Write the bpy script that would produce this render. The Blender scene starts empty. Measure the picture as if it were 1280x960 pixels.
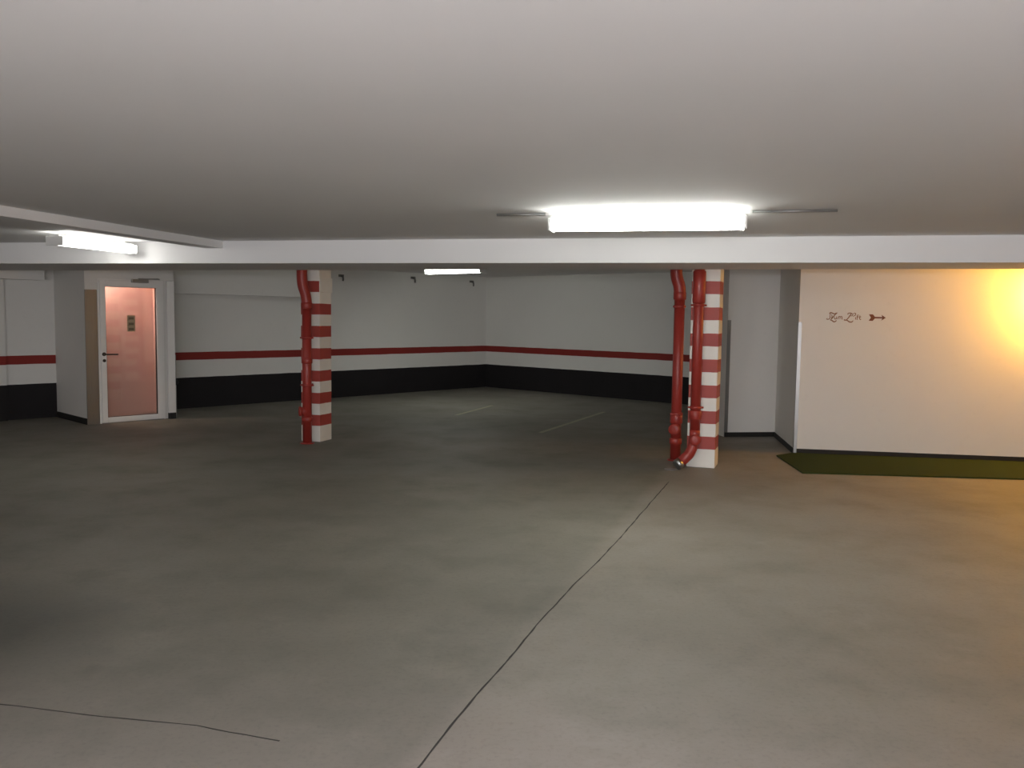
import bpy, bmesh, math, random
from mathutils import Vector, Matrix

random.seed(7)
S = bpy.context.scene
COL = S.collection
PI = math.pi

# ------------------------------------------------------------------ materials
def new_mat(name):
    m = bpy.data.materials.new(name)
    m.use_nodes = True
    nt = m.node_tree
    return m, nt, nt.nodes['Principled BSDF']

def N(nt, kind, **kw):
    n = nt.nodes.new(kind)
    for k, v in kw.items():
        if k in n.inputs.keys() if hasattr(n.inputs, 'keys') else False:
            n.inputs[k].default_value = v
        else:
            setattr(n, k, v)
    return n

def math_node(nt, op, a, b=None):
    n = nt.nodes.new('ShaderNodeMath'); n.operation = op
    for i, v in enumerate((a, b)):
        if v is None: continue
        if isinstance(v, (int, float)): n.inputs[i].default_value = v
        else: nt.links.new(v, n.inputs[i])
    return n.outputs[0]

def mix_col(nt, fac, a, b):
    n = nt.nodes.new('ShaderNodeMix'); n.data_type = 'RGBA'
    for sock, v in ((n.inputs[0], fac), (n.inputs[6], a), (n.inputs[7], b)):
        if isinstance(v, (int, float)): sock.default_value = v
        elif isinstance(v, (tuple, list)): sock.default_value = (*v, 1) if len(v) == 3 else v
        else: nt.links.new(v, sock)
    return n.outputs[2]

def noise(nt, vec, scale, detail=3, rough=.5):
    n = nt.nodes.new('ShaderNodeTexNoise')
    n.inputs['Scale'].default_value = scale
    n.inputs['Detail'].default_value = detail
    n.inputs['Roughness'].default_value = rough
    nt.links.new(vec, n.inputs['Vector'])
    return n.outputs['Fac']

def ramp(nt, fac, lo, hi):
    n = nt.nodes.new('ShaderNodeMapRange')
    n.inputs['From Min'].default_value = lo; n.inputs['From Max'].default_value = hi
    nt.links.new(fac, n.inputs['Value'])
    return n.outputs[0]

def coords(nt, out='Object'):
    return nt.nodes.new('ShaderNodeTexCoord').outputs[out]

def z_of(nt, vec):
    s = nt.nodes.new('ShaderNodeSeparateXYZ'); nt.links.new(vec, s.inputs[0])
    return s.outputs[2]

def bump(nt, bsdf, height, strength, dist=.01):
    b = nt.nodes.new('ShaderNodeBump')
    b.inputs['Strength'].default_value = strength; b.inputs['Distance'].default_value = dist
    nt.links.new(height, b.inputs['Height']); nt.links.new(b.outputs[0], bsdf.inputs['Normal'])

def plain(name, col, rough=.5, metal=0., var=.06, scale=9., bumpy=0.):
    """paint, plastic or metal with a little uneven colour"""
    m, nt, b = new_mat(name)
    v = coords(nt)
    f = noise(nt, v, scale, 4)
    lo = tuple(c * (1 - var) for c in col); hi = tuple(min(1, c * (1 + var)) for c in col)
    nt.links.new(mix_col(nt, f, lo, hi), b.inputs['Base Color'])
    b.inputs['Roughness'].default_value = rough
    b.inputs['Metallic'].default_value = metal
    if bumpy: bump(nt, b, noise(nt, v, scale * 6, 3), bumpy)
    return m

def glow(name, col, strength):
    m, nt, b = new_mat(name)
    b.inputs['Base Color'].default_value = (.8, .8, .8, 1)
    b.inputs['Emission Color'].default_value = (*col, 1)
    b.inputs['Emission Strength'].default_value = strength
    b.inputs['Roughness'].default_value = .4
    return m

WHITE = (.76, .75, .715)
def painted_wall(name, banded):
    """white emulsion; the banded one has a red line at waist height over a black dado"""
    m, nt, b = new_mat(name)
    v = coords(nt)
    f = noise(nt, v, 1.3, 5, .6)
    g = noise(nt, v, 14, 3)
    white = mix_col(nt, f, tuple(c * .93 for c in WHITE), WHITE)
    white = mix_col(nt, math_node(nt, 'MULTIPLY', ramp(nt, g, .62, .8), .12), white, (.5, .48, .44))
    out = white
    rough = .7
    if banded:
        z = z_of(nt, v)
        wob = math_node(nt, 'MULTIPLY', math_node(nt, 'SUBTRACT', noise(nt, v, 3.5, 3), .5), .012)
        z = math_node(nt, 'ADD', z, wob)
        red = math_node(nt, 'MULTIPLY', math_node(nt, 'GREATER_THAN', z, .800), math_node(nt, 'LESS_THAN', z, .929))
        blk = math_node(nt, 'LESS_THAN', z, .511)
        redc = mix_col(nt, f, (.23, .027, .022), (.28, .033, .026))
        blkc = mix_col(nt, f, (.010, .009, .010), (.018, .016, .017))
        out = mix_col(nt, red, out, redc)
        out = mix_col(nt, blk, out, blkc)
    nt.links.new(out, b.inputs['Base Color'])
    b.inputs['Roughness'].default_value = rough
    b.inputs['Specular IOR Level'].default_value = .25
    bump(nt, b, noise(nt, v, 60, 3), .08, .004)
    return m

def concrete_floor():
    m, nt, b = new_mat('worn_concrete')
    v = coords(nt)
    big = noise(nt, v, .45, 5, .6)
    mid = noise(nt, v, 1.7, 6, .65)
    fine = noise(nt, v, 40, 4, .7)
    c = mix_col(nt, ramp(nt, big, .35, .65), FLOOR_A, FLOOR_B)
    c = mix_col(nt, math_node(nt, 'MULTIPLY', ramp(nt, mid, .48, .72), .45), c, FLOOR_C)
    c = mix_col(nt, math_node(nt, 'MULTIPLY', ramp(nt, noise(nt, v, 3.1, 5, .7), .6, .75), .28), c, (.34, .31, .27))
    c = mix_col(nt, math_node(nt, 'MULTIPLY', ramp(nt, fine, .5, .8), .35), c, (.10, .09, .08))
    spots = noise(nt, v, 2.3, 2, .4)
    c = mix_col(nt, math_node(nt, 'MULTIPLY', ramp(nt, spots, .72, .78), .3), c, (.07, .065, .06))
    # two pours meet at the joint; the bay nearest the entrance is a paler, pinker screed
    sp = nt.nodes.new('ShaderNodeSeparateXYZ'); nt.links.new(v, sp.inputs[0])
    X, Y = sp.outputs[0], sp.outputs[1]
    side = math_node(nt, 'SUBTRACT', math_node(nt, 'MULTIPLY', math_node(nt, 'ADD', Y, -2.947), .33), math_node(nt, 'ADD', X, .304))
    mul = nt.nodes.new('ShaderNodeMix'); mul.data_type = 'RGBA'; mul.blend_type = 'MULTIPLY'
    nt.links.new(ramp(nt, side, -.02, .10), mul.inputs[0]); nt.links.new(c, mul.inputs[6]); mul.inputs[7].default_value = (.80, .82, .80, 1)
    c = mul.outputs[2]
    edge = math_node(nt, 'ADD', math_node(nt, 'ADD', Y, math_node(nt, 'MULTIPLY', X, .10)), math_node(nt, 'MULTIPLY', math_node(nt, 'SUBTRACT', mid, .5), 1.2))
    m2 = nt.nodes.new('ShaderNodeMix'); m2.data_type = 'RGBA'; m2.blend_type = 'MULTIPLY'
    nt.links.new(ramp(nt, edge, 3.7, 2.9), m2.inputs[0]); nt.links.new(c, m2.inputs[6]); m2.inputs[7].default_value = (1.05, 1.01, 1.05, 1)
    c = m2.outputs[2]
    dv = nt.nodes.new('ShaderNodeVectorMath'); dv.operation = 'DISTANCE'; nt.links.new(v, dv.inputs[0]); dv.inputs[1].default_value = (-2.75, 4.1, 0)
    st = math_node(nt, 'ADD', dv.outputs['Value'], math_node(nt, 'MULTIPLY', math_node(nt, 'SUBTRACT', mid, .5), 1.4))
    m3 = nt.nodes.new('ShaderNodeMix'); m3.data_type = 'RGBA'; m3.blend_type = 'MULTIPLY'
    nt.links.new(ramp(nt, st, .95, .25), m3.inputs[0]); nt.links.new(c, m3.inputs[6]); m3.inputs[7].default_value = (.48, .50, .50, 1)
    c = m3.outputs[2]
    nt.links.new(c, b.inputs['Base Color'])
    r = nt.nodes.new('ShaderNodeMapRange')
    r.inputs['To Min'].default_value = .48; r.inputs['To Max'].default_value = .75
    nt.links.new(mid, r.inputs['Value']); nt.links.new(r.outputs[0], b.inputs['Roughness'])
    b.inputs['Specular IOR Level'].default_value = .35
    bump(nt, b, fine, .15, .004)
    return m

def striped_paint():
    """red and white rings up a column, measured from its foot"""
    m, nt, b = new_mat('red_white_rings')
    v = coords(nt)
    z = z_of(nt, v)
    z = math_node(nt, 'ADD', z, math_node(nt, 'MULTIPLY', math_node(nt, 'SUBTRACT', noise(nt, v, 6, 3), .5), .012))
    fr = math_node(nt, 'FRACT', math_node(nt, 'DIVIDE', math_node(nt, 'SUBTRACT', z, .2), .2767))
    red = math_node(nt, 'LESS_THAN', fr, .495)
    red = math_node(nt, 'MULTIPLY', red, math_node(nt, 'GREATER_THAN', z, .19))
    red = math_node(nt, 'MULTIPLY', red, math_node(nt, 'LESS_THAN', z, 2.0))
    f = noise(nt, v, 7, 5)
    w = mix_col(nt, f, (.70, .68, .62), (.80, .78, .72))
    r = mix_col(nt, f, (.31, .045, .036), (.38, .058, .044))
    nt.links.new(mix_col(nt, red, w, r), b.inputs['Base Color'])
    b.inputs['Roughness'].default_value = .55
    bump(nt, b, noise(nt, v, 50, 3), .1, .004)
    return m

def brushed_steel():
    m, nt, b = new_mat('brushed_steel')
    v = coords(nt)
    mp = nt.nodes.new('ShaderNodeMapping'); mp.inputs['Scale'].default_value = (90, 90, 1.5)
    nt.links.new(v, mp.inputs[0])
    f = noise(nt, mp.outputs[0], 3, 4)
    nt.links.new(mix_col(nt, f, (.30, .305, .305), (.42, .42, .41)), b.inputs['Base Color'])
    b.inputs['Metallic'].default_value = 1.; b.inputs['Roughness'].default_value = .33
    return m

def clear_glass():
    m = bpy.data.materials.new('clear_glass'); m.use_nodes = True
    nt = m.node_tree; nt.nodes.clear()
    o = nt.nodes.new('ShaderNodeOutputMaterial'); mx = nt.nodes.new('ShaderNodeMixShader')
    t = nt.nodes.new('ShaderNodeBsdfTransparent'); t.inputs[0].default_value = (.95, .95, .94, 1)
    g = nt.nodes.new('ShaderNodeBsdfGlossy'); g.inputs['Roughness'].default_value = .05
    mx.inputs[0].default_value = .07
    nt.links.new(t.outputs[0], mx.inputs[1]); nt.links.new(g.outputs[0], mx.inputs[2]); nt.links.new(mx.outputs[0], o.inputs[0])
    return m

def turf():
    m, nt, b = new_mat('green_mat_pile')
    v = coords(nt)
    f = noise(nt, v, 160, 3); g = noise(nt, v, 2.2, 4)
    c = mix_col(nt, f, (.018, .032, .009), (.045, .07, .018))
    c = mix_col(nt, math_node(nt, 'MULTIPLY', g, .4), c, (.04, .05, .018))
    nt.links.new(c, b.inputs['Base Color']); b.inputs['Roughness'].default_value = .95
    b.inputs['Specular IOR Level'].default_value = .1
    bump(nt, b, f, .8, .01)
    return m

L_MAIN, L_BAY, L_FAR, L_NEAR, L_WARM, L_CABIN, L_SKY = 32., 11., 20., 282., 390., 175., 6.2
FLOOR_A, FLOOR_B, FLOOR_C = (.20, .185, .155), (.27, .25, .215), (.15, .145, .12)
M = dict(
    white=painted_wall('white_emulsion', False), banded=painted_wall('banded_wall_paint', True),
    ceil=plain('ceiling_plaster', (.79, .787, .785), .8, 0, .03, 1.2, .05),
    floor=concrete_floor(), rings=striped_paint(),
    red=plain('red_pipe_paint', (.29, .030, .022), .42, 0, .12, 8, .05),
    steel=brushed_steel(), glass=clear_glass(), turf=turf(),
    alu=plain('white_aluminium', (.84, .83, .80), .35, 0, .03),
    cream=plain('cream_paint', (.74, .72, .66), .5, 0, .04),
    black=plain('black_rubber', (.014, .013, .013), .6, 0, .2),
    plinth=plain('dark_plinth_paint', (.012, .011, .009), .75, 0, .2),
    smudge=plain('dark_grey_paint', (.16, .155, .14), .7), dark=plain('dark_metal', (.06, .05, .045), .35, .7, .1),
    grey=plain('grey_metal', (.32, .32, .31), .35, .6, .05),
    pink=plain('salmon_plaster', (.60, .40, .36), .75, 0, .07, 2.5, .05),
    paper=plain('notice_paper', (.44, .34, .22), .8, 0, .05), ink=plain('notice_ink', (.20, .15, .09), .8),
    brown=plain('brown_lettering_paint', (.16, .050, .022), .7, 0, .1),
    pale_brown=plain('faded_lettering_paint', (.25, .125, .07), .7, 0, .2, 40),
    line=plain('worn_yellow_paint', (.34, .325, .23), .75, 0, .25, 12),
    joint=plain('joint_filler', (.028, .026, .023), .9, 0, .3, 30),
    tube=glow('lit_diffuser', (.985, 1.0, .94), L_MAIN),
    tube_bay=glow('lit_diffuser_bay', (1.0, .985, .93), L_BAY),
    tube_far=glow('lit_diffuser_far', (.975, 1.0, .94), L_FAR),
    tube_near=glow('lit_diffuser_near', (.96, .95, 1.0), L_NEAR),
    warm=glow('warm_lit_globe', (1.0, .45, .045), L_WARM),
    cabin=glow('cabin_lamp_lens', (1.0, .80, .68), L_CABIN),
    plastic=plain('white_plastic', (.72, .72, .70), .4, 0, .03),
)

# ------------------------------------------------------------------ geometry
class MB:
    def __init__(self): self.bm = bmesh.new()
    def prism(self, pts, z0, z1):
        """an upright solid over a plan outline"""
        bm = self.bm
        a = [bm.verts.new((p[0], p[1], z0)) for p in pts]; b = [bm.verts.new((p[0], p[1], z1)) for p in pts]
        n = len(pts)
        bm.faces.new(a[::-1]); bm.faces.new(b)
        for i in range(n): bm.faces.new((a[i], a[(i + 1) % n], b[(i + 1) % n], b[i]))
        return self
    def box(self, lo, hi, mat=Matrix(), bevel=0.):
        bm = self.bm
        r = bmesh.ops.create_cube(bm, size=1)
        vs = r['verts']
        for v in vs:
            v.co = Vector([(lo[i] + hi[i]) / 2 + v.co[i] * (hi[i] - lo[i]) for i in range(3)])
        if bevel:
            es = list({e for v in vs for e in v.link_edges})
            res = bmesh.ops.bevel(bm, geom=es, offset=bevel, segments=2, affect='EDGES', profile=.5)
            vs = list({v for f in res['faces'] for v in f.verts} | {v for v in vs if v.is_valid})
        for v in vs: v.co = mat @ v.co
        return self
    def tube(self, path, rad, seg=20, cap=True, smooth=True):
        """a round pipe along a path; rad is one radius or one for each point"""
        bm = self.bm
        P = [Vector(p) for p in path]
        R = rad if isinstance(rad, (list, tuple)) else [rad] * len(P)
        T = []
        for i in range(len(P)):
            a = (P[i] - P[i - 1]).normalized() if i else (P[1] - P[0]).normalized()
            b = (P[i + 1] - P[i]).normalized() if i < len(P) - 1 else a
            t = a + b
            T.append(t.normalized() if t.length > 1e-6 else a)
        up = Vector((0, 0, 1)) if abs(T[0].z) < .9 else Vector((1, 0, 0))
        nrm = (up - T[0] * up.dot(T[0])).normalized()
        rings = []
        for i in range(len(P)):
            nrm = (nrm - T[i] * nrm.dot(T[i])).normalized()
            bn = T[i].cross(nrm)
            rings.append([bm.verts.new(P[i] + (nrm * math.cos(2 * PI * k / seg) + bn * math.sin(2 * PI * k / seg)) * R[i]) for k in range(seg)])
        for i in range(len(P) - 1):
            for k in range(seg):
                f = bm.faces.new((rings[i][k], rings[i][(k + 1) % seg], rings[i + 1][(k + 1) % seg], rings[i + 1][k]))
                f.smooth = smooth
        if cap:
            bm.faces.new(rings[0][::-1]); bm.faces.new(rings[-1])
        return self
    def ribbon(self, pts, widths, thick, mat):
        """a brush stroke lying in the local xz plane, with a little thickness"""
        bm = self.bm
        L, Rr = [], []
        for i, p in enumerate(pts):
            a = Vector(pts[max(i - 1, 0)]); b = Vector(pts[min(i + 1, len(pts) - 1)])
            t = (b - a); t = t.normalized() if t.length > 1e-9 else Vector((1, 0))
            n = Vector((-t.y, t.x)) * widths[i] / 2
            L.append(Vector(p) + n); Rr.append(Vector(p) - n)
        mk = lambda q, y: bm.verts.new(mat @ Vector((q.x, y, q.y)))
        l0 = [mk(q, 0) for q in L]; r0 = [mk(q, 0) for q in Rr]
        l1 = [mk(q, -thick) for q in L]; r1 = [mk(q, -thick) for q in Rr]
        for i in range(len(pts) - 1):
            for a, b in ((l1, r1), (r0, l0), (l0, l1), (r1, r0)):
                bm.faces.new((a[i], a[i + 1], b[i + 1], b[i]))
        bm.faces.new((l0[0], l1[0], r1[0], r0[0])); bm.faces.new((l0[-1], r0[-1], r1[-1], l1[-1]))
        return self
    def plate(self, pts, thick, mat):
        """a flat outline in the local xz plane, with a little thickness"""
        bm = self.bm
        a = [bm.verts.new(mat @ Vector((p[0], 0, p[1]))) for p in pts]
        b = [bm.verts.new(mat @ Vector((p[0], -thick, p[1]))) for p in pts]
        bm.faces.new(a); bm.faces.new(b[::-1])
        for i in range(len(pts)):
            j = (i + 1) % len(pts)
            bm.faces.new((a[i], b[i], b[j], a[j]))
        return self
    def build(self, name, mat, parent=None, flat=False):
        bmesh.ops.recalc_face_normals(self.bm, faces=self.bm.faces)
        me = bpy.data.meshes.new(name); self.bm.to_mesh(me); self.bm.free()
        me.materials.append(mat)
        o = bpy.data.objects.new(name, me); COL.objects.link(o)
        if parent: o.parent = parent
        return o

def thing(name, label, cat, loc=(0, 0, 0), rz=0, group=None):
    o = bpy.data.objects.new(name, None); COL.objects.link(o)
    o.empty_display_size = .1
    o.location = loc; o.rotation_euler = (0, 0, rz)
    tag(o, label, cat, group)
    return o
def tag(o, label, cat, group=None):
    o['label'] = label; o['category'] = cat; o['kind'] = 'thing'
    if group: o['group'] = group
    return o
def struct(o, label=None, cat=None):
    o['kind'] = 'structure'
    if label: o['label'] = label; o['category'] = cat
    return o
def copy_tree(o, parent=None):
    c = o.copy(); COL.objects.link(c)
    if parent: c.parent = parent
    for ch in list(o.children): copy_tree(ch, c)
    return c

def wall(name, p, q, z0, z1, thick, mat, label):
    """a wall from p to q whose seen face lies on the line p-q; thickness goes away from (0,5)"""
    p, q = Vector(p), Vector(q)
    d = (q - p).normalized(); n = Vector((d.y, -d.x))
    if n.dot(Vector((0, 5)) - p) > 0: n = -n
    o = MB().prism([p, q, q + n * thick, p + n * thick], z0, z1).build(name, mat)
    return struct(o, label, 'wall')

CEIL, CEIL_B, BEAM = 2.344, 2.455, 2.113
TOP = 2.75

# plan points (metres; the photographer stands at the origin, looking along +y)
CORNER = Vector((-.594, 19.275))
LW = Vector((-5.471, 14.032))
dl = (CORNER - LW).normalized(); nl = Vector((dl.y, -dl.x))          # left wall: along it, out of it
RW = Vector((3.027, 16.125)); dr = (RW - CORNER).normalized()
P0 = Vector((-5.924, 11.91)); dd = Vector((.6954, .7186)); nd = Vector((.7186, -.6954))   # door cabin front
NB = Vector((2.897, 11.59)); NC = Vector((3.618, 11.702)); SC = Vector((3.393, 10.204))
ds = Vector((.98672, -.16243)); ns = Vector((-.16243, -.98672))      # wall with the lettering
U = Vector((.9716, -.2366)); V = Vector((.2366, .9716))              # along and across the main beam
bf = lambda x: 8.38 - .2435 * x
bb = lambda x: 9.59 - .285 * x

# ------------------------------------------------------------------ the shell
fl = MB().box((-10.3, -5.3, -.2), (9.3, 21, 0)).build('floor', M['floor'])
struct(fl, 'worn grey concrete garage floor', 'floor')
def floor_strip(name, pts, w, parent, mat, jitter=0.):
    dense = []
    for a, b in zip(pts, pts[1:]):
        a, b = Vector(a), Vector(b); k = max(1, int((b - a).length / .07))
        dense += [a.lerp(b, i / k) for i in range(k)]
    dense.append(Vector(pts[-1]))
    mb = MB(); bm = mb.bm; L = []; R = []
    off = 0
    for i, p in enumerate(dense):
        t = (dense[min(i + 1, len(dense) - 1)] - dense[max(i - 1, 0)]).normalized(); n = Vector((-t.y, t.x))
        off = off * .85 + random.uniform(-jitter, jitter)
        ww = w * (random.uniform(.5, 1.25) if jitter else 1)
        for lst, s in ((L, 1), (R, -1)):
            q = p + n * (off + s * ww / 2); lst.append((bm.verts.new((q.x, q.y, .0005)), bm.verts.new((q.x, q.y, .0022))))
    for i in range(len(dense) - 1):
        bm.faces.new((L[i][1], R[i][1], R[i + 1][1], L[i + 1][1]))
        bm.faces.new((L[i][0], L[i][1], L[i + 1][1], L[i + 1][0]))
        bm.faces.new((R[i][1], R[i][0], R[i + 1][0], R[i + 1][1]))
    return mb.build(name, mat, parent)
floor_strip('expansion_joint', [(-1.0, 1.0), (-.304, 2.947), (-.176, 3.368), (.189, 4.483), (.803, 6.147), (1.55, 8.30)], .008, fl, M['joint'], .0025)
floor_strip('floor_crack', [(-2.6, 3.47), (-2.057, 3.361), (-1.6, 3.275), (-1.2, 3.21), (-.85, 3.10)], .005, fl, M['joint'], .004)

front = MB().prism([(-10.3, -5.3), (9.3, -5.3), (9.3, bf(9.3) + .1), (-10.3, bf(-10.3) + .1)], CEIL, TOP).build('ceiling', M['ceil'])
struct(front, 'low white plastered ceiling before the beam', 'ceiling')
back = MB().prism([(-10.3, bb(-10.3) - .1), (9.3, bb(9.3) - .1), (9.3, 21), (-10.3, 21)], CEIL_B, TOP).build('ceiling', M['ceil'])
struct(back, 'white ceiling behind the beam', 'ceiling')
bm_ = MB().prism([(-10.3, bf(-10.3)), (9.3, bf(9.3)), (9.3, bb(9.3)), (-10.3, bb(-10.3))], BEAM, TOP).build('trim_1', M['ceil'])
struct(bm_, 'broad white downstand beam across the garage', 'beam')
e0 = Vector((-3.052, 9.2)); ev = Vector((.2167, .9762)); eu = Vector((-.9762, .2167))
e1 = e0 - ev * 14.0
side = MB().prism([e0, e1, e1 + eu * .20, e0 + eu * .20], CEIL - .075, TOP).build('trim_2', M['ceil'])
struct(side, 'shallow ceiling rib running towards the beam', 'beam')

# left wall, in line with the wall beyond the door cabin
lw0 = LW - dl * .55
wall('wall_left', lw0, CORNER, 0, TOP, .25, M['banded'], 'white wall with red line and black dado behind the striped column')
wall('wall_back', CORNER, CORNER + dr * 6.0, 0, TOP, .25, M['banded'], 'white wall with red line and black dado facing the pipes')
Q0 = P0 - nd * 1.22 - dd * .05
wall('wall_far', Q0 + dd * .2, Q0 - dd * 4.9, 0, TOP, .25, M['banded'], 'short banded wall beyond the door cabin')
NE = Vector((3.90, 15.36))
struct(MB().prism([NB, NE, NE + Vector((.2, -.05)), NB + Vector((.2, .03))], 0, TOP).build('wall_niche_end', M['white']), 'white wall end beside the striped column', 'wall')
wall('wall_niche', NB, NC + Vector((.1, .015)), 0, TOP, .2, M['white'], 'white back wall of the niche')
wall('wall_niche_side', NC, SC, 0, TOP, .12, M['white'], 'white side wall of the niche')
wall('wall_right', SC, SC + ds * 6.0, 0, TOP, .12, M['white'], 'white wall carrying the brown lettering')
for nm, a, b in (('wall_east', (9.1, 9.6), (9.1, -5.1)), ('wall_west', (-10.1, -5.1), (-10.1, 10.2))):
    wall(nm, a, b, 0, TOP, .2, M['white'], 'plain white side wall of the garage')
# rear wall with the entrance opening
GX0, GX1, GZ = -4.5, 3.5, 2.25
rw = MB().box((-10.3, -5.3, 0), (GX0, -5.1, TOP)).box((GX1, -5.3, 0), (9.3, -5.1, TOP)).box((GX0, -5.3, GZ), (GX1, -5.1, TOP)).build('wall_rear', M['white'])
struct(rw, 'white wall around the garage entrance', 'wall')

# bulkheads on the left walls
b0 = LW - dl * .35; b1 = LW + dl * 2.6
struct(MB().prism([b0, b1, b1 + nl * .32, b0 + nl * .32], 1.885, TOP).build('trim_3', M['white']), 'white bulkhead along the wall top', 'bulkhead')
c0 = Q0 - dd * .18; c1 = Q0 - dd * 4.5
struct(MB().prism([c0, c1, c1 + nd * .35, c0 + nd * .35], 2.02, TOP).build('trim_4', M['white']), 'white bulkhead above the short banded wall', 'bulkhead')
pl0 = Q0 - dd * .63
struct(MB().prism([pl0, pl0 - dd * .6, pl0 - dd * .6 + nd * .07, pl0 + nd * .07], 0, 2.02).build('trim_5', M['banded']), 'shallow banded pilaster on the short wall', 'pilaster')

# dark plinths
def plinth(name, p, q, n, h=.062, t=.014):
    p, q, n = Vector(p), Vector(q), Vector(n)
    struct(MB().prism([p, q, q + n * t, p + n * t], 0, h).build(name, M['plinth']), 'dark painted plinth at the wall foot', 'baseboard')
plinth('baseboard_right', SC + ds * .03, SC + ds * 5.8, ns)
plinth('baseboard_niche', NB, NC, (.151, -.988))
plinth('baseboard_niche_side', NC, SC, (-.989, .149))
plinth('baseboard_cabin', P0 - nd * 1.2 - dd * .001, P0 - nd * .005 - dd * .001, -dd, .085)

# ------------------------------------------------------------------ door cabin
DM = Matrix(((dd.x, -nd.x, 0, P0.x), (dd.y, -nd.y, 0, P0.y), (0, 0, 1, 0), (0, 0, 0, 1)))     # x along the front, y into the cabin
struct(MB().box((0, 0, 0), (.10, 1.25, TOP), DM).build('wall_cabin_side', M['white']), 'white side wall of the door cabin', 'wall')
struct(MB().box((1.16, .08, 0), (1.255, 1.15, TOP), DM).build('wall_cabin_end', M['white']), 'white end wall of the door cabin', 'wall')
struct(MB().box((.10, 0, 0), (.165, .12, 2.045), DM).box((.10, 0, 2.045), (1.255, .12, TOP), DM).box((1.095, .02, 0), (1.16, .12, 2.045), DM).build('wall_cabin', M['white']), 'white front of the door cabin around the door', 'wall')
cab = MB()
cab.box((.10, .46, 0), (1.16, .50, 2.5), DM).box((.10, .12, 0), (.115, .46, 2.5), DM).box((1.145, .12, 0), (1.16, .46, 2.5), DM).box((.10, .12, 2.40), (1.16, .46, 2.45), DM)
struct(cab.build('wall_cabin_inside', M['pink']), 'salmon plastered inside of the door cabin', 'wall')
cl = thing('cabin_lamp', 'small round ceiling lamp inside the door cabin behind glass', 'lamp', DM @ Vector((.26, .29, 2.40)))
MB().tube([(0, 0, 0), (0, 0, -.025)], .11, 24).build('base', M['plastic'], cl)
MB().tube([(0, 0, -.025), (0, 0, -.05), (0, 0, -.075), (0, 0, -.09)], [.10, .098, .075, .03], 24).build('lens', M['cabin'], cl)

door = bpy.data.objects.new('door_1', None); COL.objects.link(door)
door.matrix_world = DM
struct(door, 'white aluminium glass door of the pink lit cabin', 'door')
fr = MB()
fr.box((.165, -.012, 0), (.188, .06, 2.045), bevel=.003).box((1.072, -.012, 0), (1.095, .06, 2.045), bevel=.003).box((.188, -.012, 2.02), (1.072, .06, 2.045), bevel=.003)
fr.build('door_frame', M['alu'], door)
lf = MB()
lf.box((.19, -.028, .012), (.265, .03, 2.018), bevel=.004).box((.985, -.028, .012), (1.07, .03, 2.018), bevel=.004)
lf.box((.265, -.028, 1.935), (.985, .03, 2.018), bevel=.004).box((.265, -.028, .012), (.985, .03, .085), bevel=.004)
leaf = lf.build('door_leaf', M['alu'], door)
MB().box((.260, -.004, .08), (.99, .004, 1.94)).build('glass', M['glass'], leaf)
gk = MB()
gk.box((.975, -.012, .085), (.985, .012, 1.935)).box((.265, -.012, .085), (.271, .012, 1.935)).box((.271, -.012, 1.929), (.975, .012, 1.935)).box((.271, -.012, .085), (.975, .012, .091))
gk.build('gasket', M['black'], leaf)
hd = MB()
hd.tube([(.228, -.028, .984), (.228, -.036, .984)], .026, 20).tube([(.228, -.036, .984), (.228, -.066, .984), (.235, -.078, .984), (.25, -.082, .983), (.40, -.082, .981)], .0095, 12)
hd.build('handle', M['dark'], leaf)
MB().tube([(.230, -.028, .893), (.230, -.036, .893)], .022, 20).tube([(.230, -.036, .893), (.230, -.04, .893)], .009, 12).build('key_rosette', M['dark'], leaf)
pn = MB().box((.565, -.0065, 1.30), (.680, -.0045, 1.535)).build('notice', M['paper'], leaf)
ink = MB()
for zz in (1.49, 1.41, 1.335):
    ink.box((.585, -.0078, zz - .018), (.66, -.0066, zz + .018))
    ink.box((.572, -.0078, zz - .026), (.60, -.0066, zz - .020))
ink.build('printed_blocks', M['ink'], pn)
cs = MB().box((.62, -.075, 2.0), (.86, -.028, 2.05), bevel=.006)
closer = cs.build('door_closer', M['grey'], door)
MB().tube([(.72, -.055, 2.055), (.98, -.10, 2.062), (1.03, -.03, 2.06)], .009, 10).build('closer_arm', M['grey'], closer)
MB().box((.188, -.03, 0), (1.072, .05, .011), bevel=.002).build('threshold', M['grey'], door)

# steel cladding at the cabin corner, white post at the other side
sg = MB().box((.0, -.004, 0), (.162, -.0005, 1.885), DM).box((-.004, -.004, 0), (-.0005, .012, 1.885), DM).build('corner_guard', M['steel'])
tag(sg, 'broad brushed steel corner guard beside the glass door', 'corner guard')
wp = thing('white_post', 'slim white door post on a black foot beside the glass door', 'post', DM @ Vector((1.185, -.03, 0)), math.atan2(dd.y, dd.x))
MB().box((-.055, -.03, .09), (.055, .02, 2.04), bevel=.006).build('post', M['alu'], wp)
MB().box((-.048, -.045, 0), (.05, .026, .092), bevel=.008).build('foot', M['black'], wp)
hk = MB().box((.056, -.03, .50), (.066, .0, .60), bevel=.003).tube([(.066, -.015, .585), (.085, -.015, .575), (.10, -.015, .54), (.092, -.015, .52), (.075, -.015, .53)], .009, 10)
hk.build('latch', M['black'], wp)
MB().box((.056, -.02, .0), (.068, .02, .95)).build('seal', M['grey'], wp)

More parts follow.
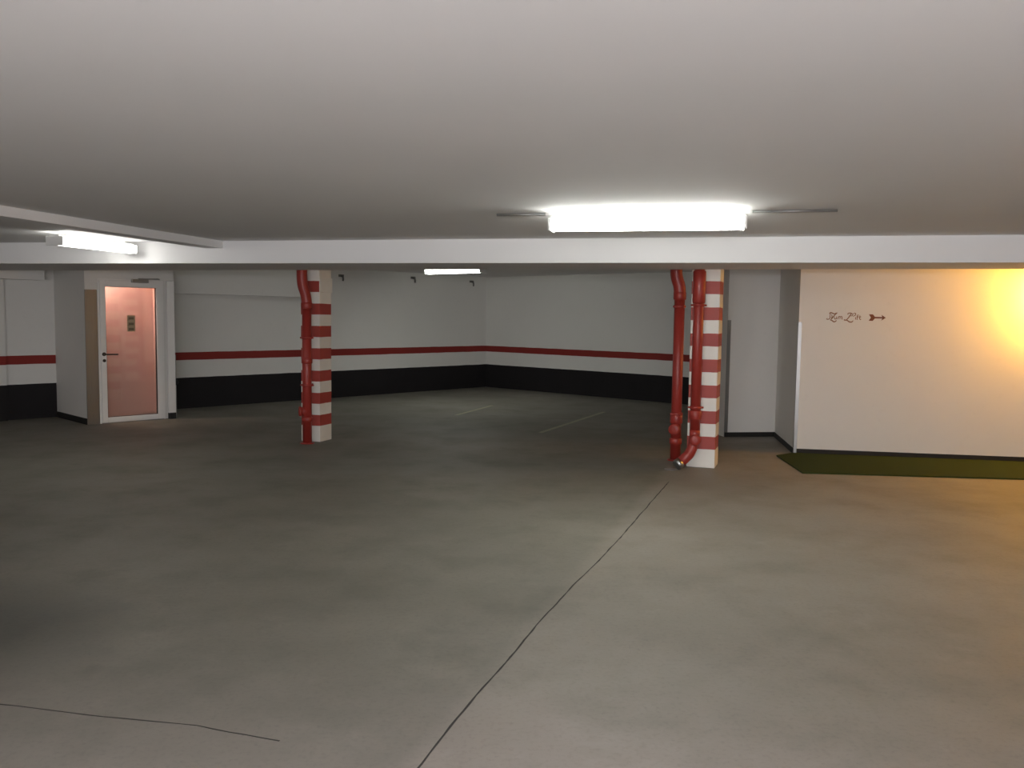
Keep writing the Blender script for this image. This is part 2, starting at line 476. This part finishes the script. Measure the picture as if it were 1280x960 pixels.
# ------------------------------------------------------------------ striped columns
CR = math.radians(-20)
def column(label, loc, size=.30):
    t = thing('striped_column', label, 'column', (*loc, 0), CR, 'red and white striped columns')
    MB().box((0, 0, 0), (size, size, CEIL_B), bevel=.006).build('shaft', M['rings'], t)
    return t
cu = Vector((math.cos(CR), math.sin(CR))); cv = Vector((-cu.y, cu.x))
RCF = Vector((2.184, 9.105)) - cu * .30
LCF = Vector((-2.385, 10.604)) - cu * .27
rc = column('red and white striped square column behind two red drainpipes', RCF, .30)
lc = column('red and white striped square column with a single red drainpipe', LCF, .27)
MB().box((.271, -.006, 1.86), (.282, .276, 2.04), bevel=.003).build('cover_plate', M['cream'], lc)

# ------------------------------------------------------------------ drainpipes
def arc(a, b, c, n=6):
    """a rounded corner from a towards b and on to c"""
    a, b, c = Vector(a), Vector(b), Vector(c)
    return [((1 - t) ** 2) * a + 2 * t * (1 - t) * b + t * t * c for t in [i / n for i in range(n + 1)]]
def pipe(label, loc, axis_r, top, bot):
    t = thing('drain_pipe', label, 'pipe', (*loc, 0), 0, 'red cast drainpipes at the columns')
    return t
def sleeve(parent, z, r, h=.06):
    MB().tube([(0, 0, z - h / 2), (0, 0, z - h / 2 + .008), (0, 0, z + h / 2 - .008), (0, 0, z + h / 2)], [r, r + .008, r + .008, r], 24).build('socket', M['red'], parent)
def clamp(parent, z, r, reach):
    mb = MB().tube([(0, 0, z - .016), (0, 0, z + .016)], r + .006, 24)
    rx, ry = reach
    d = Vector(reach).normalized(); px = Vector((-d.y, d.x))
    mb.box((-.012, r, z - .012), (.012, Vector(reach).length, z + .012), Matrix.Rotation(math.atan2(d.y, d.x) - PI / 2, 4, 'Z'))
    mb.tube([(-px.x * (r + .03) , -px.y * (r + .03), z), (px.x * (r + .03), px.y * (r + .03), z)], .010, 10)
    mb.build('pipe_clamp', M['red'], parent)
def cleanout(parent, z, r, d):
    """a round access cap standing off the pipe"""
    d = Vector((*d, 0)).normalized()
    a = Vector((0, 0, z))
    mb = MB().tube([a + d * .0, a + d * (r + .015)], r * .95, 24)
    mb.tube([a + d * (r + .015), a + d * (r + .02), a + d * (r + .035), a + d * (r + .045), a + d * (r + .05)], [r * .95, r * 1.12, r * 1.12, r * .95, r * .35], 24)
    mb.build('cleanout_cap', M['red'], parent)

# single pipe before the column with the cover plate
r = .056
pt = pipe('single red drainpipe before the striped column facing the banded wall', (-2.512, 10.475), r, 0, 0)
MB().tube([(0, 0, 0), (0, 0, 1.70)] , r, 24).build('downpipe', M['red'], pt)
MB().tube(arc((0, 0, 1.70), (0, 0, 1.80), (-.03, 0, 1.88)) + arc((-.03, 0, 1.88), (-.055, 0, 1.95), (-.055, 0, 2.05))[1:] + [(-.055, 0, CEIL_B)], [r + .006] * 7 + [r + .008] * 6 + [r + .008], 24).build('offset_bend', M['red'], pt)
sleeve(pt, 1.69, r + .004, .08); sleeve(pt, 1.02, r + .002, .07); sleeve(pt, .30, r + .002, .06)
clamp(pt, 1.30, r, (.03, .15)); clamp(pt, .72, r, (.03, .15))
cleanout(pt, .40, r, (-1, -.35))
mb = MB().tube([(0, 0, 0), (0, 0, .012)], r + .03, 24); mb.build('floor_collar', M['red'], pt)

# pair at the other column: A stands behind, B before the striped face
r = .058
pa = pipe('red drainpipe standing clear of the striped column, its top bent away', (1.855, 9.60), r, 0, 0)
MB().tube([(0, 0, .02), (0, 0, 1.86)], r, 24).build('downpipe', M['red'], pa)
MB().tube(arc((0, 0, 1.86), (0, 0, 1.95), (-.022, 0, 2.0)) + arc((-.022, 0, 2.0), (-.047, 0, 2.06), (-.047, 0, 2.13))[1:] + [(-.047, 0, CEIL_B)], r + .009, 24).build('offset_bend', M['red'], pa)
sleeve(pa, 1.85, r + .004, .09); sleeve(pa, .47, r + .004, .10); sleeve(pa, .22, r + .004, .07)
clamp(pa, 1.73, r, (.045, -.075)); clamp(pa, .53, r, (.045, -.075))
cleanout(pa, .36, r, (-.45, -1))
MB().tube([(0, 0, 0), (0, 0, .014)], r + .03, 24).build('floor_collar', M['red'], pa)

r = .053
pb = pipe('red drainpipe on the face of the striped column, its foot kicked out', (1.952, 9.06), r, 0, 0)
MB().tube([(0, 0, .40), (0, 0, CEIL_B)], r, 24).build('downpipe', M['red'], pb)
foot = arc((0, 0, .42), (0, 0, .22), (-.07, -.03, .15), 8) + [(-.16, -.065, .075)]
MB().tube(foot, r + .002, 24).build('foot_bend', M['red'], pb)
MB().tube([(-.155, -.063, .079), (-.20, -.08, .045)], [r + .006, r + .006], 24).build('pipe_mouth', M['steel'], pb)
sleeve(pb, 1.93, r + .006, .34); sleeve(pb, .58, r + .004, .10)
clamp(pb, 1.74, r, (.01, .105)); clamp(pb, .66, r, (.01, .105))
cleanout(pb, .32, r, (-.12, -1))
tag(MB().tube([(1.70, 9.01, 0), (1.70, 9.01, .004)], .07, 24).tube([(1.70, 9.01, .004), (1.70, 9.01, .006)], .05, 24).build('floor_drain', M['grey']), 'small round floor drain under the kicked out pipe foot', 'drain')

# ------------------------------------------------------------------ niche edges, mat, lettering
ge = MB()
g0 = SC - ds * .006 + ns * .004
ge.prism([SC + ns * .0005 - ds * .004, SC + ns * .004 - ds * .004, SC + ns * .004 + ds * .035, SC + ns * .0005 + ds * .035], 0, 1.575)
dn = (NC - SC).normalized(); nn = Vector((-dn.y, dn.x))
if nn.x > 0: nn = -nn
ge.prism([SC + nn * .0005 - dn * .004, SC + nn * .004 - dn * .004, SC + nn * .004 + dn * .05, SC + nn * .0005 + dn * .05], 0, 1.575)
tag(ge.build('corner_guard', M['steel']), 'slim steel corner guard between the niche and the lettered wall', 'corner guard')
tag(MB().prism([NB + Vector((-.004, -.004)), NB + Vector((.045, .003)), NB + Vector((.045, -.001)), NB + Vector((-.004, -.008))], 0, 1.585).build('corner_guard', M['steel']),
    'slim steel corner guard at the niche edge behind the striped column', 'corner guard')

m0, m1 = Vector((3.12, 9.99)), Vector((3.049, 8.866))
m2 = Vector((8.6, 8.866 - 5.55 * .0857)); m3 = Vector((8.6, SC.y - (8.6 - SC.x) * .1646 - .03))
mat_ = MB().prism([m0, (SC + ns * .02 - ds * .02), m3, m2, m1], 0.0005, .014).build('floor_mat', M['turf'])
tag(mat_, 'long dark green floor mat along the lettered wall', 'mat')

TM = Matrix(((ds.x, -ns.x, 0, SC.x), (ds.y, -ns.y, 0, SC.y), (0, 0, 1, 0), (0, 0, 0, 1)))    # x along the lettered wall, y into it
TO = Matrix.Translation((0, -.0012, 0))
def tx(p):   # sketch units of the lettering to metres on the wall
    px, py = 1010 + p[0] / 10.667, 370 + p[1] / 10.667
    return (.303 + (px - 1032) * .00885, 1.640 - (py - 396.7) * .0096)
def smooth(pts, n=7):
    P = [Vector(p) for p in pts]; out = []
    for i in range(len(P) - 1):
        a, b, c, d = P[max(i - 1, 0)], P[i], P[i + 1], P[min(i + 2, len(P) - 1)]
        for k in range(n):
            t = k / n
            out.append(.5 * (2 * b + (c - a) * t + (2 * a - 5 * b + 4 * c - d) * t * t + (3 * b - a - 3 * c + d) * t ** 3))
    out.append(P[-1]); return out
sign = thing('wall_lettering', 'faded brown Zum Lift lettering with arrow painted on the white wall', 'sign', (0, 0, 0))
sign.matrix_world = TM
def glyph(name, strokes, mat=M['pale_brown']):
    mb = MB()
    for k, (pts, w) in enumerate(strokes):
        sm = [tx(p) for p in smooth(pts)]
        n = len(sm)
        ws = [max(w, 10.5) * .00092 * (.55 + .45 * math.sin(PI * (i + .5) / n)) for i in range(n)]
        mb.ribbon(sm, ws, .0012 + .00006 * k, TO)
    return mb.build(name, mat, sign)
glyph('letter_z', [([(282, 248), (292, 228), (318, 232), (345, 242), (388, 228)], 15), ([(385, 230), (350, 262), (325, 295), (300, 322)], 13),
                   ([(300, 238), (290, 268), (292, 296), (270, 315), (246, 312), (258, 300)], 9), ([(292, 322), (320, 330), (345, 346), (368, 340), (380, 326)], 15), ([(312, 250), (318, 280), (308, 300)], 6)])
glyph('letter_u', [([(352, 278), (352, 300), (362, 312), (376, 302)], 9), ([(380, 276), (378, 300), (388, 312)], 9)])
glyph('letter_m', [([(402, 312), (402, 280)], 9), ([(402, 290), (414, 276), (426, 282), (426, 312)], 9), ([(426, 290), (440, 275), (452, 282), (452, 306), (464, 312)], 9)])
glyph('letter_l', [([(536, 252), (530, 240), (548, 230), (578, 234), (560, 262), (540, 292), (510, 322), (484, 322), (492, 312)], 13),
                   ([(490, 318), (525, 326), (555, 344), (585, 346), (606, 328)], 15), ([(578, 236), (598, 240), (590, 262), (566, 268)], 8), ([(604, 236), (626, 230), (636, 244), (618, 264), (600, 272)], 9)])
glyph('letter_i', [([(640, 280), (638, 304), (646, 312)], 10), ([(639, 262), (643, 266)], 9)])
glyph('letter_f', [([(676, 254), (664, 256), (660, 280), (660, 318)], 10), ([(650, 278), (676, 277)], 7)])
glyph('letter_t', [([(694, 256), (692, 298), (702, 312), (712, 306)], 10), ([(680, 278), (712, 277)], 7)])
ar = MB()
P = lambda *q: [tx(p) for p in q]
ar.plate(P((814, 243), (868, 243), (892, 270), (892, 300), (868, 327), (814, 327), (842, 285)), .0014, TO)
ar.plate(P((885, 274), (1000, 276), (1000, 294), (885, 296)), .0013, TO)
ar.plate(P((982, 248), (1042, 285), (982, 322), (996, 285)), .0015, TO)
ar.build('arrow', M['brown'], sign)

# ------------------------------------------------------------------ floor markings, wall brackets, conduit
for lab, a, b in (('faint yellow bay line on the floor before the pipes, nearer the columns', (.395, 11.735), (1.566, 14.452)),
                  ('faint yellow bay line on the floor near the wall corner', (-.892, 13.684), (-.352, 15.236))):
    tag(floor_strip('bay_line', [a, b], .065, None, M['line']), lab, 'floor marking', 'yellow bay lines')
for lab, p, z in (('small dark wall bracket beside the striped column top', (-3.261, 16.378), 2.266),
                  ('small dark wall bracket between the other two below the ceiling', (-2.046, 17.684), 2.300),
                  ('small dark wall bracket closest to the wall corner', (-.907, 18.908), 2.287)):
    q = Vector(p) - nl * .02
    t = thing('wall_bracket', lab, 'bracket', (q.x, q.y, z), math.atan2(dl.y, dl.x), 'wall brackets below the ceiling')
    MB().box((-.06, -.014, .03), (.06, .0, .075), bevel=.004).build('plate', M['smudge'], t)
    MB().tube([(0, -.014, .045), (0, -.06, .035), (0, -.07, -.01), (0, -.065, -.05)], .018, 10).build('hook', M['smudge'], t)

LX = Vector((.925, 6.10))
lrz = math.atan2(-.222, .975)
lu = Vector((.975, -.222))
for lab, a, b in (('thin grey ceiling conduit leaving the long lamp on the door side', -1.08, -.72),
                  ('thin grey ceiling conduit leaving the long lamp on the lettered wall side', .72, 1.27)):
    p, q = LX + lu * a, LX + lu * b
    tag(MB().tube([(p.x, p.y, CEIL - .010), (q.x, q.y, CEIL - .010)], .009, 10).build('ceiling_conduit', M['grey']), lab, 'conduit')

# ------------------------------------------------------------------ lamps
LAMP_DROP = .032
def tube_lamp(label, p, z, rz, L=1.32, mat=M['tube'], group='wraparound ceiling lamps'):
    t = thing('fluorescent_lamp', label, 'lamp', (p[0], p[1], z - LAMP_DROP - .001), rz, group)
    MB().box((-L / 2 + .01, -.05, -.03), (L / 2 - .01, .05, 0), bevel=.004).build('housing', M['plastic'], t)
    for s in (-.36, .36):
        MB().box((s * L - .02, -.03, -.001), (s * L + .02, .03, LAMP_DROP), bevel=.002).build('spacer', M['plastic'], t)
    mb = MB(); bm = mb.bm
    prof = [(-.085, -.018), (-.09, -.045), (-.078, -.075), (-.045, -.094), (0, -.10), (.045, -.094), (.078, -.075), (.09, -.045), (.085, -.018)]
    A = [bm.verts.new((-L / 2 + .02, y, zz)) for y, zz in prof]; B = [bm.verts.new((L / 2 - .02, y, zz)) for y, zz in prof]
    for i in range(len(prof) - 1):
        f = bm.faces.new((A[i], A[i + 1], B[i + 1], B[i])); f.smooth = True
    bm.faces.new((A[0], B[0], B[-1], A[-1])); bm.faces.new(A[::-1]); bm.faces.new(B)
    mb.build('diffuser', mat, t)
    for s in (-1, 1):
        x0, x1 = sorted((s * (L / 2 - .02), s * L / 2))
        MB().box((x0, -.093, -.103), (x1, .093, -.012), bevel=.006).build('end_cap', M['plastic'], t)
    return t
tube_lamp('long lit wraparound lamp on the low ceiling before the beam', LX, CEIL, lrz, 1.37)
tube_lamp('lit wraparound lamp in the ceiling bay beyond the shallow rib', (-4.245, 8.76), CEIL, math.atan2(.9716, .2366), 1.10, M['tube_bay'])
tube_lamp('lit wraparound lamp behind the beam, hung before the banded wall corner', (-1.02, 15.0), CEIL_B, math.radians(-38), 1.3, M['tube_far'])
hung = tube_lamp('lit wraparound lamp hung low on two thin rods from the ceiling', (-.3, -.6), CEIL - .42, lrz, 1.32, M['tube_near'])
hung.name = 'pendant_lamp'
for x in (-.45, .45):
    MB().tube([(x, 0, 0), (x, 0, .42 + LAMP_DROP)], .006, 10).build('hanging_rod', M['grey'], hung)
wl = thing('wall_lamp', 'warm yellow globe lamp on a short wall arm beyond the lettering', 'lamp', TM @ Vector((2.76, 0, 1.90)), math.atan2(ds.y, ds.x))
MB().tube([(0, -.001, 0), (0, -.012, 0), (0, -.022, 0)], [.06, .06, .045], 28).build('base', M['plastic'], wl)
MB().tube([(0, -.02, 0), (0, -.14, 0)], .014, 14).build('arm', M['grey'], wl)
MB().tube([(0, -.22 + .085 * math.cos(PI * k / 14), .085 * 0) for k in range(15)], [max(.004, .085 * math.sin(PI * k / 14)) for k in range(15)], 28).build('globe', M['warm'], wl)

# daylight through the garage entrance behind the photographer
w = bpy.data.worlds.new('daylight'); S.world = w; w.use_nodes = True
bg = w.node_tree.nodes['Background']
bg.inputs[0].default_value = (1.0, .955, .96, 1); bg.inputs[1].default_value = L_SKY
ld = bpy.data.lights.new('entrance_portal', 'AREA'); ld.shape = 'RECTANGLE'; ld.size = GX1 - GX0; ld.size_y = GZ
ld.cycles.is_portal = True
lo = bpy.data.objects.new('entrance_portal', ld); COL.objects.link(lo)
lo.location = ((GX0 + GX1) / 2, -5.2, GZ / 2); lo.rotation_euler = (PI / 2, 0, 0)

# ------------------------------------------------------------------ camera
cam = bpy.data.cameras.new('camera'); co = bpy.data.objects.new('camera', cam); COL.objects.link(co)
cam.sensor_width = 36; cam.lens = 36 * 1072 / 1280; cam.clip_start = .05
pitch = math.atan(85 / 1072); roll = math.radians(.8)
co.matrix_world = Matrix.Translation((0, 0, 1.6)) @ Matrix.Rotation(PI / 2 - pitch, 4, 'X') @ Matrix.Rotation(roll, 4, 'Z')
S.camera = co

vs = S.view_settings
vs.view_transform = 'Standard'; vs.look = 'None'; vs.gamma = 1; vs.use_curve_mapping = False
vs.exposure = 0.
S.cycles.max_bounces = 8; S.cycles.diffuse_bounces = 5
